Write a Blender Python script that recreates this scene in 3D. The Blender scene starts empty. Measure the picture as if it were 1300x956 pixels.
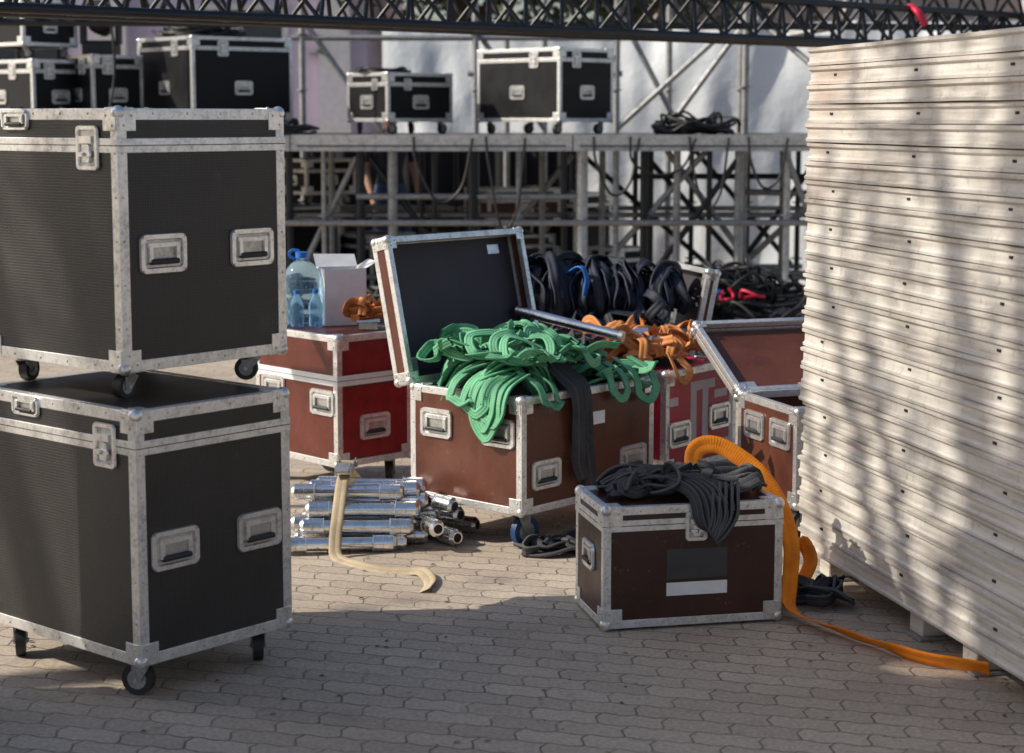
import bpy, math, random
import numpy as np
from mathutils import Vector, Matrix, noise
random.seed(7)
S=bpy.context.scene
COL=S.collection
# ------------------------------------------------------------------ materials
class NT:
    def __init__(s,name):
        s.m=bpy.data.materials.new(name); s.m.use_nodes=True
        s.t=s.m.node_tree; s.b=s.t.nodes['Principled BSDF']
        s.co=s.t.nodes.new('ShaderNodeTexCoord')
    def n(s,typ,ins=None,**kw):
        nd=s.t.nodes.new(typ)
        for k,v in kw.items(): setattr(nd,k,v)
        if ins:
            for k,v in ins.items():
                if isinstance(v,bpy.types.NodeSocket): s.t.links.new(v,nd.inputs[k])
                else: nd.inputs[k].default_value=v
        return nd
    def noise(s,scale,detail=4,rough=.55,coord='Object',vec=None):
        return s.n('ShaderNodeTexNoise',{'Vector':vec if vec else s.co.outputs[coord],'Scale':scale,'Detail':detail,'Roughness':rough})
    def ramp(s,fac,stops):
        r=s.n('ShaderNodeValToRGB',{'Fac':fac}); e=r.color_ramp.elements
        while len(e)<len(stops): e.new(.5)
        for i,(p,c) in enumerate(stops):
            e[i].position=p; e[i].color=(c[0],c[1],c[2],1) if isinstance(c,(tuple,list)) else (c,c,c,1)
        return r.outputs['Color']
    def mix(s,fac,a,b,mode='MIX'):
        nd=s.n('ShaderNodeMix',data_type='RGBA',blend_type=mode)
        for k,v in ((0,fac),(6,a),(7,b)):
            if isinstance(v,bpy.types.NodeSocket): s.t.links.new(v,nd.inputs[k])
            elif k==0: nd.inputs[0].default_value=v
            else: nd.inputs[k].default_value=(v[0],v[1],v[2],1)
        return nd.outputs[2]
    def math(s,op,a,b=0.,c=None):
        nd=s.n('ShaderNodeMath',operation=op)
        for k,v in enumerate((a,b)):
            if isinstance(v,bpy.types.NodeSocket): s.t.links.new(v,nd.inputs[k])
            else: nd.inputs[k].default_value=v
        return nd.outputs[0]
    def set(s,**kw):
        for k,v in kw.items():
            k={'base':'Base Color','rough':'Roughness','metal':'Metallic','norm':'Normal','spec':'Specular IOR Level','trans':'Transmission Weight','ior':'IOR','alpha':'Alpha'}[k]
            if isinstance(v,bpy.types.NodeSocket): s.t.links.new(v,s.b.inputs[k])
            elif k=='Base Color': s.b.inputs[k].default_value=(v[0],v[1],v[2],1)
            else: s.b.inputs[k].default_value=v
        return s.m
    def bump(s,h,strength=.3,dist=.002,normal=None):
        i={'Height':h,'Strength':strength,'Distance':dist}
        if normal: i['Normal']=normal
        return s.n('ShaderNodeBump',i).outputs['Normal']
def plain(name,col,rough=.5,metal=0.,var=.25,scale=12,bump=.15,bd=.002,spec=.5):
    t=NT(name); n=t.noise(scale,5)
    lo=tuple(c*(1-var) for c in col); hi=tuple(min(1,c*(1+var)) for c in col)
    c=t.ramp(n.outputs['Fac'],[(.3,lo),(.7,hi)])
    r=t.ramp(n.outputs['Fac'],[(.3,max(0,rough-.1)),(.7,min(1,rough+.1))])
    return t.set(base=c,rough=r,metal=metal,spec=spec,norm=t.bump(n.outputs['Fac'],bump,bd))
def black_panel():
    t=NT('black_panel')
    v=t.n('ShaderNodeTexVoronoi',{'Vector':t.co.outputs['Object'],'Scale':120.,'Randomness':.15},feature='DISTANCE_TO_EDGE')
    h=t.ramp(v.outputs['Distance'],[(.05,0.),(.22,1.)])
    n=t.noise(3,6,.65); n2=t.noise(16,8,.75)
    c=t.ramp(n.outputs['Fac'],[(.35,(.015,.014,.014)),(.62,(.026,.0245,.024)),(.8,(.052,.046,.041))])
    c=t.mix(t.math('MULTIPLY',h,.30),c,(.055,.051,.049))
    k=t.ramp(n2.outputs['Fac'],[(.60,0.),(.68,1.)])
    c=t.mix(t.math('MULTIPLY',k,.14),c,(.20,.18,.15))
    mp=t.n('ShaderNodeMapping',{'Vector':t.co.outputs['Object'],'Rotation':(.3,.5,.8),'Scale':(6,70,6)})
    s=t.noise(3,8,.75,vec=mp.outputs[0]); ks=t.ramp(s.outputs['Fac'],[(.66,0.),(.70,1.)])
    c=t.mix(t.math('MULTIPLY',ks,.3),c,(.25,.23,.2))
    r=t.ramp(n.outputs['Fac'],[(.3,.28),(.7,.46)])
    return t.set(base=c,rough=r,spec=.45,norm=t.bump(h,.5,.0011))
def brown_panel(name,lo,hi):
    t=NT(name)
    n=t.noise(4,7,.65)
    c=t.ramp(n.outputs['Fac'],[(.3,lo),(.65,hi)])
    mp=t.n('ShaderNodeMapping',{'Vector':t.co.outputs['Object'],'Rotation':(.4,.9,.5),'Scale':(9,60,9)})
    s=t.noise(3,8,.75,vec=mp.outputs[0])
    k=t.ramp(s.outputs['Fac'],[(.62,0.),(.68,1.)])
    c=t.mix(t.math('MULTIPLY',k,.5),c,(.30,.19,.14))
    d=t.noise(22,8,.7); kd=t.ramp(d.outputs['Fac'],[(.61,0.),(.70,1.)])
    c=t.mix(t.math('MULTIPLY',kd,.4),c,(.24,.18,.14))
    r=t.ramp(n.outputs['Fac'],[(.3,.26),(.7,.48)])
    return t.set(base=c,rough=r,norm=t.bump(s.outputs['Fac'],.2,.001))
def alu(name='aluminium',col=.62,rough=.38,metal=.85):
    t=NT(name); n=t.noise(18,6,.7); n2=t.noise(90,4,.7)
    f=t.mix(.4,n.outputs['Fac'],n2.outputs['Fac'])
    c=t.ramp(f,[(.32,(col*.50,col*.48,col*.45)),(.52,(col,col,col)),(.75,(min(1,col*1.2),)*3)])
    r=t.ramp(f,[(.3,rough+.18),(.6,rough)])
    return t.set(base=c,rough=r,metal=metal,norm=t.bump(n2.outputs['Fac'],.12,.001))
def webbing(name,col,edge=None,ribs=3,rough=.75,km=.6):
    t=NT(name); uv=t.n('ShaderNodeSeparateXYZ',{'Vector':t.co.outputs['UV']})
    w=t.math('SINE',t.math('MULTIPLY',uv.outputs['Y'],700.))
    u=t.math('ABSOLUTE',t.math('SINE',t.math('MULTIPLY',uv.outputs['X'],3.14159*ribs)))
    n=t.noise(9,5,.65); c=t.ramp(n.outputs['Fac'],[(.3,tuple(x*.65 for x in col)),(.7,tuple(min(1,x*1.2) for x in col))])
    k=t.ramp(u,[(.12,1.),(.38,0.)])
    c=t.mix(t.math('MULTIPLY',k,km),c,edge if edge else tuple(x*.35 for x in col))
    h=t.math('ADD',t.math('MULTIPLY',w,.25),u)
    return t.set(base=c,rough=rough,spec=.3,norm=t.bump(h,.5,.002))
M={}
M['black']=black_panel()
M['bblack']=plain('black_laminate',(.010,.010,.011),.5,var=.3,spec=.25,scale=5)
M['brown']=brown_panel('brown_plywood',(.060,.015,.008),(.120,.036,.019))
M['dbrown']=brown_panel('dark_brown_plywood',(.026,.009,.006),(.052,.017,.011))
M['red']=brown_panel('red_brown_plywood',(.080,.015,.009),(.130,.028,.017))
M['deepred']=plain('deep_red_laminate',(.22,.008,.010),.35,var=.3)
M['magenta']=plain('red_painted_panel',(.55,.015,.05),.45,var=.2)
M['pink']=plain('pale_pink_stripe',(.80,.66,.66),.6,var=.1)
M['alu']=alu('aluminium',.78,.36,.75)
M['cap']=alu('steel_corner_cap',.80,.30,.82)
M['dish']=alu('handle_dish_steel',.52,.36)
M['chrome']=alu('polished_steel_tube',.90,.17,1.)
M['galv']=alu('galvanised_tube',.36,.5,.6)
M['deckedge']=alu('deck_edge_aluminium',.58,.5,.6)
M['dark']=plain('dark_gap',(.012,.012,.012),.7)
M['rubber']=plain('black_rubber',(.02,.02,.02),.55)
M['bluew']=plain('blue_rubber',(.01,.045,.12),.45)
M['lining']=plain('dark_lining',(.034,.027,.036),.6,scale=5)
M['white']=plain('white_label',(.76,.76,.76),.5,var=.08)
M['glabel']=plain('dark_grey_label',(.045,.045,.05),.5)
M['green']=webbing('green_webbing',(.15,.43,.24),(.035,.18,.09),3,.6,.75)
M['orange']=webbing('orange_webbing',(.95,.27,.012),(.80,.17,.008),2,.6)
M['oldorange']=webbing('faded_orange_webbing',(.68,.27,.09),(.42,.15,.05),2)
M['navy']=webbing('navy_webbing',(.014,.018,.032),(.045,.050,.072),2,.6)
M['grey']=webbing('grey_webbing',(.048,.048,.052),(.11,.11,.12),2)
M['beige']=webbing('beige_webbing',(.46,.37,.25),(.30,.24,.15),2)
M['cable']=plain('black_cable',(.016,.016,.018),.5)
M['darkcloth']=plain('black_fill_cloth',(.012,.012,.014),.9,scale=3)
M['bluerope']=plain('blue_rope',(.01,.12,.42),.5)
M['truss']=plain('black_truss_paint',(.014,.016,.020),.42,.2)
M['leaf']=plain('leaf',(.050,.085,.02),.55,var=.5,scale=2.)
M['bark']=plain('bark',(.10,.075,.055),.9,scale=20,bump=.6,bd=.01)
def panelmat():
    t=NT('deck_panel_aluminium')
    mp=t.n('ShaderNodeMapping',{'Vector':t.co.outputs['Object'],'Scale':(1.0,1.0,15.)})
    n=t.noise(2.2,6,.6,vec=mp.outputs[0]); n2=t.noise(26,6,.7)
    c=t.ramp(n.outputs['Fac'],[(.30,(.36,.32,.285)),(.50,(.58,.54,.49)),(.7,(.70,.665,.615))])
    k=t.ramp(n2.outputs['Fac'],[(.57,0.),(.70,1.)])
    c=t.mix(t.math('MULTIPLY',k,.5),c,(.24,.19,.15))
    n3=t.noise(1.1,3,.5); k3=t.ramp(n3.outputs['Fac'],[(.58,0.),(.70,1.)])
    c=t.mix(t.math('MULTIPLY',k3,.34),c,(.48,.24,.14))
    mp2=t.n('ShaderNodeMapping',{'Vector':t.co.outputs['Object'],'Scale':(14,14,1.5)})
    n4=t.noise(2,5,.7,vec=mp2.outputs[0]); k4=t.ramp(n4.outputs['Fac'],[(.56,0.),(.72,1.)])
    c=t.mix(t.math('MULTIPLY',k4,.4),c,(.28,.235,.19))
    return t.set(base=c,rough=.5,metal=.1,norm=t.bump(n2.outputs['Fac'],.25,.0015))
M['panel']=panelmat()
def paving():
    t=NT('interlocking_pavers')
    mp=t.n('ShaderNodeMapping',{'Vector':t.co.outputs['Object'],'Rotation':(0,0,math.radians(14))})
    s=t.n('ShaderNodeSeparateXYZ',{'Vector':mp.outputs[0]})
    px=t.math('PINGPONG',s.outputs['Y'],.045); py=t.math('PINGPONG',s.outputs['X'],.045)
    u=t.math('ADD',s.outputs['X'],t.math('MULTIPLY',px,.36)); v=t.math('ADD',s.outputs['Y'],t.math('MULTIPLY',py,.24))
    cb=t.n('ShaderNodeCombineXYZ',{'X':u,'Y':v})
    wob=t.noise(12,3,vec=mp.outputs[0])
    vv=t.n('ShaderNodeVectorMath',{0:cb.outputs[0],1:t.n('ShaderNodeVectorMath',{0:wob.outputs['Color'],1:(.016,.016,0)},operation='MULTIPLY').outputs[0]},operation='ADD')
    br=t.n('ShaderNodeTexBrick',{'Vector':vv.outputs[0],'Color1':(.0,.0,.0,1),'Color2':(1,1,1,1),'Mortar':(.5,.5,.5,1),'Scale':1.,'Mortar Size':.0038,'Mortar Smooth':.5,'Brick Width':.18,'Row Height':.09,'Bias':0.})
    n=t.noise(1.3,6,.6); nf=t.noise(70,5,.7)
    c=t.ramp(n.outputs['Fac'],[(.3,(.37,.30,.235)),(.52,(.46,.385,.31)),(.7,(.50,.43,.35))])
    c=t.mix(.24,c,t.ramp(br.outputs['Color'],[(0.,(.26,.205,.165)),(1.,(.62,.53,.44))]))
    c=t.mix(.35,c,t.ramp(nf.outputs['Fac'],[(.35,.15),(.65,.70)]),'OVERLAY')
    st=t.noise(2.6,7,.75); ks=t.ramp(st.outputs['Fac'],[(.55,0.),(.68,1.)])
    c=t.mix(t.math('MULTIPLY',ks,.42),c,(.18,.15,.125))
    st2=t.noise(9,6,.7); ks2=t.ramp(st2.outputs['Fac'],[(.62,0.),(.70,1.)])
    c=t.mix(t.math('MULTIPLY',ks2,.35),c,(.15,.125,.10))
    jf=t.math('MULTIPLY',br.outputs['Fac'],t.ramp(t.noise(5,4).outputs['Fac'],[(.35,.3),(.6,.85)]))
    c=t.mix(jf,c,(.12,.10,.08))
    h=t.math('SUBTRACT',t.math('MULTIPLY',nf.outputs['Fac'],.25),br.outputs['Fac'])
    return t.set(base=c,rough=.85,norm=t.bump(h,.8,.006))
M['paving']=paving()
def canvas():
    t=NT('white_tarpaulin'); n=t.noise(1.2,6,.6); nb=t.noise(2.5,5,.6)
    c=t.ramp(n.outputs['Fac'],[(.3,(.60,.63,.67)),(.7,(.74,.77,.80))])
    return t.set(base=c,rough=.6,norm=t.bump(nb.outputs['Fac'],.5,.05))
M['canvas']=canvas()
M['lilac']=plain('lilac_render',(.54,.47,.58),.85,var=.1,scale=3)
M['cream']=plain('cream_render',(.36,.29,.26),.85,var=.15,scale=3)
M['glass']=plain('window_glass',(.03,.04,.05),.1)
M['trim']=plain('pale_trim',(.55,.53,.55),.7,var=.1)
t=NT('bottle_plastic'); M['bottle']=t.set(base=(.50,.75,.95),rough=.08,trans=.9,ior=1.2)
M['bluecap']=plain('blue_cap',(.02,.16,.55),.4)
M['skin']=plain('skin',(.45,.26,.18),.5,var=.08)
M['hair']=plain('hair',(.03,.02,.015),.6)
M['lens']=plain('lamp_lens',(.05,.06,.07),.08)
# ------------------------------------------------------------------ mesh builder
class MB:
    def __init__(s): s.v=[];s.f=[];s.m=[];s.uv=[];s.mats=[];s.sm=[]
    def mi(s,k):
        if k not in s.mats: s.mats.append(k)
        return s.mats.index(k)
    def add(s,vs,fs,mat,T=None,uvs=None,smooth=False):
        o=len(s.v)
        if T is not None: vs=[T@Vector(p) for p in vs]
        s.v+= [tuple(p) for p in vs]
        i=s.mi(mat)
        for k,fc in enumerate(fs):
            s.f.append(tuple(o+a for a in fc)); s.m.append(i); s.sm.append(smooth)
            s.uv.append(uvs[k] if uvs else None)
    def box(s,a,b,mat,T=None):
        x0,y0,z0=a;x1,y1,z1=b
        vs=[(x0,y0,z0),(x1,y0,z0),(x1,y1,z0),(x0,y1,z0),(x0,y0,z1),(x1,y0,z1),(x1,y1,z1),(x0,y1,z1)]
        s.add(vs,[(0,3,2,1),(4,5,6,7),(0,1,5,4),(1,2,6,5),(2,3,7,6),(3,0,4,7)],mat,T)
    def cyl(s,p0,p1,r,mat,n=12,T=None,r1=None,cap=True):
        p0=Vector(p0);p1=Vector(p1);r1=r if r1 is None else r1
        t=(p1-p0).normalized(); a=t.orthogonal().normalized(); b=t.cross(a)
        vs=[];
        for P,R in ((p0,r),(p1,r1)):
            for i in range(n):
                w=2*math.pi*i/n; vs.append(P+a*math.cos(w)*R+b*math.sin(w)*R)
        fs=[(i,(i+1)%n,n+(i+1)%n,n+i) for i in range(n)]
        s.add(vs,fs,mat,T,smooth=True)
        if cap:
            s.add(vs[:n],[tuple(reversed(range(n)))],mat,T); s.add(vs[n:],[tuple(range(n))],mat,T)
    def sphere(s,c,r,mat,T=None,nu=12,nv=8,sc=(1,1,1)):
        vs=[];fs=[]
        for j in range(nv+1):
            ph=math.pi*j/nv
            for i in range(nu):
                w=2*math.pi*i/nu
                vs.append((c[0]+r*sc[0]*math.sin(ph)*math.cos(w),c[1]+r*sc[1]*math.sin(ph)*math.sin(w),c[2]+r*sc[2]*math.cos(ph)))
        for j in range(nv):
            for i in range(nu):
                fs.append((j*nu+i,(j+1)*nu+i,(j+1)*nu+(i+1)%nu,j*nu+(i+1)%nu))
        s.add(vs,fs,mat,T,smooth=True)
    def rloop(s,w,h,r,cx=0,cy=0,n=4):
        L=[]
        for (sx,sy,a0) in ((1,1,0),(-1,1,90),(-1,-1,180),(1,-1,270)):
            for i in range(n+1):
                a=math.radians(a0+90*i/n)
                L.append((cx+sx*(w/2-r)+r*math.cos(a),cy+sy*(h/2-r)+r*math.sin(a)))
        return L
    def rrect(s,cx,cy,w,h,r,z0,z1,mat,T):
        L=s.rloop(w,h,r,cx,cy); n=len(L)
        L2=s.rloop(w-.003,h-.003,max(.001,r-.0015),cx,cy)
        vs=[(x,y,z0) for x,y in L]+[(x,y,z1) for x,y in L2]
        s.add(vs,[tuple(n+i for i in range(n))]+[(i,(i+1)%n,n+(i+1)%n,n+i) for i in range(n)],mat,T)
    def rring(s,cx,cy,w,h,r,bd,z0,z1,mat,T):
        A=s.rloop(w,h,r,cx,cy);B=s.rloop(w-.004,h-.004,r-.002,cx,cy);C=s.rloop(w-2*bd,h-2*bd,max(.004,r-bd*.6),cx,cy);D=s.rloop(w-2*bd-.008,h-2*bd-.008,max(.003,r-bd*.6-.003),cx,cy)
        n=len(A);vs=[(x,y,z0) for x,y in A]+[(x,y,z1) for x,y in B]+[(x,y,z1) for x,y in C]+[(x,y,z0) for x,y in D]
        fs=[]
        for k in range(3):
            for i in range(n): fs.append((k*n+i,k*n+(i+1)%n,(k+1)*n+(i+1)%n,(k+1)*n+i))
        s.add(vs,fs,mat,T)
    def sweep(s,pts,w,t,mat,up=(0,0,1),twist=0.,step=.014,T=None,wob=0.):
        P=[Vector(p) for p in pts]
        P=[P[0]*2-P[1]]+P+[P[-1]*2-P[-2]]
        out=[]
        for i in range(1,len(P)-2):
            a,b,c,d=P[i-1:i+3]; n=max(2,int((c-b).length/step))
            for k in range(n):
                u=k/n
                out.append(.5*((2*b)+(-a+c)*u+(2*a-5*b+4*c-d)*u*u+(-a+3*b-3*c+d)*u**3))
        out.append(P[-2]); N=len(out)
        tan=[(out[min(i+1,N-1)]-out[max(i-1,0)]).normalized() for i in range(N)]
        sd=tan[0].cross(Vector(up)); 
        if sd.length<1e-3: sd=tan[0].orthogonal()
        sd.normalize()
        flat=t<w*.45
        if flat:
            top=[(-.5,.0),(-.47,.5),(-.25,.42),(0,.32),(.25,.42),(.47,.5),(.5,0)]; pt=[0,.03,.25,.5,.75,.97,1]
            strips=[(top,pt),([(-x,-y) for x,y in top],[1-q for q in pt])]
        else:
            prof=[(-.5,0),(-.44,.38),(-.2,.5),(.2,.5),(.44,.38),(.5,0),(.44,-.38),(.2,-.5),(-.2,-.5),(-.44,-.38),(-.5,0)]
            strips=[(prof,[0,.06,.3,.7,.94,1,.94,.7,.3,.06,0])]
        frames=[];ln=0;uv=[]
        for i in range(N):
            sd=(sd-tan[i]*sd.dot(tan[i])).normalized(); nm=sd.cross(tan[i])
            if i: ln+=(out[i]-out[i-1]).length
            a=twist*i/max(1,N-1)+(wob*noise.noise(out[i]*7.) if wob else 0)
            s2=sd*math.cos(a)+nm*math.sin(a); n2=s2.cross(tan[i])
            frames.append((s2,n2)); uv.append(ln)
        for pf,pu in strips:
            m=len(pf); vs=[];fs=[];us=[]
            for i in range(N):
                s2,n2=frames[i]
                for x,y in pf: vs.append(out[i]+s2*x*w+n2*y*t)
            for i in range(N-1):
                for j in range(m-1):
                    k=j+1
                    fs.append((i*m+j,i*m+k,(i+1)*m+k,(i+1)*m+j))
                    us.append(((pu[j],uv[i]),(pu[k],uv[i]),(pu[k],uv[i+1]),(pu[j],uv[i+1])))
            s.add(vs,fs,mat,T,us,smooth=True)
    def obj(s,name,parent=None,bevel=0.):
        me=bpy.data.meshes.new(name); me.from_pydata(s.v,[],s.f)
        for k in s.mats: me.materials.append(M[k])
        me.polygons.foreach_set('material_index',s.m)
        me.polygons.foreach_set('use_smooth',s.sm)
        if any(u for u in s.uv):
            L=me.uv_layers.new(name='UVMap').data; i=0
            for f_,u in zip(s.f,s.uv):
                for k in range(len(f_)):
                    if u: L[i].uv=u[k]
                    i+=1
        me.update()
        o=bpy.data.objects.new(name,me); COL.objects.link(o)
        if parent: o.parent=parent
        if bevel:
            b=o.modifiers.new('bevel','BEVEL'); b.width=bevel; b.segments=2; b.limit_method='ANGLE'
        return o
def empty(name,loc,yaw=0.):
    e=bpy.data.objects.new(name,None); COL.objects.link(e); e.location=loc; e.rotation_euler=(0,0,yaw); e.empty_display_size=.1
    return e
# ------------------------------------------------------------------ flight case
def face_T(face,s,t,w,d,H):
    if face=='front': return Matrix.Translation((s,0,t))@Matrix(((1,0,0,0),(0,0,-1,0),(0,1,0,0),(0,0,0,1)))
    if face=='left': return Matrix.Translation((0,s,t))@Matrix(((0,0,-1,0),(-1,0,0,0),(0,1,0,0),(0,0,0,1)))
    if face=='right': return Matrix.Translation((w,s,t))@Matrix(((0,0,1,0),(1,0,0,0),(0,1,0,0),(0,0,0,1)))
    if face=='back': return Matrix.Translation((s,d,t))@Matrix(((-1,0,0,0),(0,0,1,0),(0,1,0,0),(0,0,0,1)))
    if face=='top': return Matrix.Translation((s,t,H))
def bars(mb,x0,x1,y0,y1,z0,z1,b=.028,e=.002,mat='alu',T=None,top=True,bottom=True):
    X0,X1,Y0,Y1,Z0,Z1=x0-e,x1+e,y0-e,y1+e,z0-e,z1+e
    zs=([(Z0,Z0+b)] if bottom else [])+([(Z1-b,Z1)] if top else [])
    for za,zb in zs:
        for ya,yb in ((Y0,Y0+b),(Y1-b,Y1)):
            mb.box((X0,ya,za),(X1,yb,zb),mat,T)
        for xa,xb in ((X0,X0+b),(X1-b,X1)):
            mb.box((xa,Y0+b,za),(xb,Y1-b,zb),mat,T)
    za=Z0+(b if bottom else 0); zb=Z1-(b if top else 0)
    for xa,xb in ((X0,X0+b),(X1-b,X1)):
        for ya,yb in ((Y0,Y0+b),(Y1-b,Y1)):
            mb.box((xa,ya,za),(xb,yb,zb),mat,T)
def corners(mb,x0,x1,y0,y1,z0,z1,T=None,sz=.062,zsel=(0,1),ball=.020):
    I=Matrix.Identity(4) if T is None else T
    for xi,x in enumerate((x0,x1)):
        for yi,y in enumerate((y0,y1)):
            for zi,z in enumerate((z0,z1)):
                if zi not in zsel: continue
                sx=1 if xi==0 else -1; sy=1 if yi==0 else -1; sz_=1 if zi==0 else -1
                mb.sphere((x+sx*.010,y+sy*.010,z+sz_*.010),ball,'cap',I,12,8)
                e=.0045
                for ax in range(3):
                    A=[x+sx*.003,y+sy*.003,z+sz_*.003]; B=[x+sx*sz,y+sy*sz,z+sz_*sz]
                    base=(x,y,z)[ax]; sg=(sx,sy,sz_)[ax]
                    A[ax]=base-sg*e; B[ax]=base+sg*.001
                    lo=tuple(min(a,b) for a,b in zip(A,B)); hi=tuple(max(a,b) for a,b in zip(A,B))
                    mb.box(lo,hi,'cap',I)
                    o1,o2=[k for k in range(3) if k!=ax]
                    sgn=(sx,sy,sz_)
                    for fa,fb in ((.75,.3),(.3,.75)):
                        c=[x,y,z]; c[o1]+=sgn[o1]*sz*fa; c[o2]+=sgn[o2]*sz*fb; c[ax]=base-sg*e
                        mb.sphere(tuple(c),.004,'dish',I,6,4)
def handle(mb,T,w=.165,h=.112):
    mb.rring(0,0,w,h,min(.020,h*.3),.015 if h>.08 else .008,.002,.0095,'cap',T)
    q=.026 if h>.08 else .014
    mb.rrect(0,0,w-q,h-q,.008,.002,.0035,'dish',T)
    mb.box((-w*.34,h*.16,.0035),(w*.34,h*.27,.010),'cap',T)
    for sx in (-1,1): mb.box((sx*w*.29-.006,-h*.20,.0045),(sx*w*.29+.006,h*.20,.0125),'cap',T)
    mb.cyl((-w*.29,-h*.20,.010),(w*.29,-h*.20,.010),.0085 if h>.08 else .006,'rubber',10,T)
    for sx in (-1,1):
        for sy in (-1,1): mb.sphere((sx*(w/2-.009),sy*(h/2-.009),.0095),.0032,'dish',T,6,4)
def latch(mb,T,w=.098,h=.125):
    mb.rring(0,0,w,h,.014,.012,.003,.0095,'cap',T)
    mb.rrect(0,0,w-.022,h-.022,.006,.003,.0045,'dish',T)
    mb.rrect(0,-h*.12,w*.34,h*.42,.008,.0045,.012,'cap',T)
    mb.box((-w*.28,h*.10,.0045),(w*.28,h*.26,.014),'cap',T)
    mb.rrect(0,-h*.14,w*.56,h*.13,.005,.0121,.017,'cap',T)
    mb.sphere((0,-h*.14,.017),.006,'dish',T,8,5)
def caster(mb,x,y,h,ang,wm='rubber'):
    T=Matrix.Translation((x,y,0))@Matrix.Rotation(ang,4,'Z')
    r=h*.42; mb.box((-.045,-.035,-.006),(.045,.035,-.0025),'galv',T)
    mb.cyl((0,0,-.02),(0,0,-.006),.022,'galv',12,T)
    c=Vector((.022,0,-h+r))
    for sy in (-1,1):
        y0,y1=sorted((sy*.017,sy*.0205))
        vs=[(-.02,y0,-.02),(.035,y0,-.02),(c.x+.012,y0,c.z-.008),(c.x-.012,y0,c.z-.008)]
        vs+=[(a,y1,b) for a,_,b in vs]
        mb.add(vs,[(0,1,2,3),(7,6,5,4),(0,4,5,1),(1,5,6,2),(2,6,7,3),(3,7,4,0)],'galv',T)
    mb.cyl((c.x,-.014,c.z),(c.x,.014,c.z),r,wm,20,T)
    mb.cyl((c.x,-.0155,c.z),(c.x,.0155,c.z),r*.62,'galv',14,T)
    mb.cyl((c.x,-.025,c.z),(c.x,.025,c.z),.006,'dish',8,T)
def rivets(mb,w,d,z0,z1,T=None):
    I=T if T is not None else Matrix.Identity(4)
    for z in (z0+.012,z1-.012):
        k=int(w/.11)
        for i in range(1,k): mb.sphere((w*i/k,-.002,z),.0038,'dish',I,6,4)
        k=int(d/.11)
        for i in range(1,k): mb.sphere((-.002,d*i/k,z),.0038,'dish',I,6,4)
    k=int((z1-z0)/.11)
    for i in range(1,k):
        z=z0+(z1-z0)*i/k
        for q in ((.012,-.002),(w-.012,-.002),(-.002,.012),(-.002,d-.012)): mb.sphere((q[0],q[1],z),.0038,'dish',I,6,4)
def case(name,P,yaw,w,d,H,mat,cast=.11,seam=.10,sw=.04,handles=(),latches=(),labels=(),open_=None,wheel='rubber',lid_h=.09,lid_d=None,simple=False,b=.028,bandmat='alu'):
    e=empty(name,P,math.radians(yaw)); B=MB(); E=MB(); F=MB()
    if open_ is None:
        B.box((0,0,0),(w,d,H),mat)
        bars(E,0,w,0,d,0,H,b)
        if seam:
            z0=H-seam-sw/2; z1=H-seam+sw/2; q=.0038
            E.box((-q,-q,z0),(w+q,.004,z1),bandmat); E.box((-q,d-.004,z0),(w+q,d+q,z1),bandmat)
            E.box((-q,.004,z0),(.004,d-.004,z1),bandmat); E.box((w-.004,.004,z0),(w+q,d-.004,z1),bandmat)
            zz=H-seam; q2=.0046
            E.box((-q2,-q2,zz-.0015),(w+q2,.002,zz+.0015),'dark'); E.box((-q2,.002,zz-.0015),(.002,d+q2,zz+.0015),'dark')
    else:
        th=.011
        B.box((0,0,0),(w,d,th),mat); B.box((0,0,th),(w,th,H),mat); B.box((0,d-th,th),(w,d,H),mat)
        B.box((0,th,th),(th,d-th,H),mat); B.box((w-th,th,th),(w,d-th,H),mat)
        bars(E,0,w,0,d,0,H,b)
        ld=lid_d or d; lh=lid_h
        phi=math.radians(open_)
        L=empty('lid',(0,d,H+.004)); L.parent=e; L.rotation_euler=(-phi,0,0)
        LB=MB(); LE=MB()
        LB.box((0,-ld,lh-th),(w,0,lh),mat); LB.box((0,-ld,0),(w,-ld+th,lh-th),mat); LB.box((0,-th,0),(w,0,lh-th),mat)
        LB.box((0,-ld+th,0),(th,-th,lh-th),mat); LB.box((w-th,-ld+th,0),(w,-th,lh-th),mat)
        if open_<140: LB.box((th+.001,-ld+th+.001,lh-th-.004),(w-th-.001,-th-.001,lh-th-.001),'lining')
        bars(LE,0,w,-ld,0,0,lh,.024); corners(LE,0,w,-ld,0,0,lh,sz=.045)
        for xx in (.05,w-.12): LE.box((xx,-.10,lh-th-.008),(xx+.07,-.03,lh-th-.0045),'cap')
        LE.box((w-.16,-ld+.05,lh-th-.008),(w-.09,-ld+.09,lh-th-.0045),'cap')
        LB.obj('lid_panels',L); LE.obj('lid_edging',L,.002)
    corners(E,0,w,0,d,0,H,sz=.06 if not simple else .07)
    if not simple: rivets(E,w,d,0,H)
    for h_ in handles: handle(F,face_T(h_[0],h_[1],h_[2],w,d,H),*(h_[3:] if len(h_)>3 else ((.13,.09) if H<.42 and w<.6 else (.165,.112))))
    for fc,s_,t_ in latches: latch(F,face_T(fc,s_,t_,w,d,H),*( (.075,.095) if H<.42 else (.098,.125)))
    for i_,(fc,s_,t_,lw,lhh,lm) in enumerate(labels): B.box((-lw/2,-lhh/2,.0),(lw/2,lhh/2,.0009+.0002*i_),lm,face_T(fc,s_,t_,w,d,H))
    B.obj('panels',e,.0); E.obj('edging',e,.0022)
    if F.v: F.obj('hardware',e)
    if cast:
        C=MB()
        for x,y in ((.07,.07),(w-.07,.07),(.07,d-.07),(w-.07,d-.07)): caster(C,x,y,cast,random.uniform(0,6.28),wheel)
        C.obj('casters',e)
    return e
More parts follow.
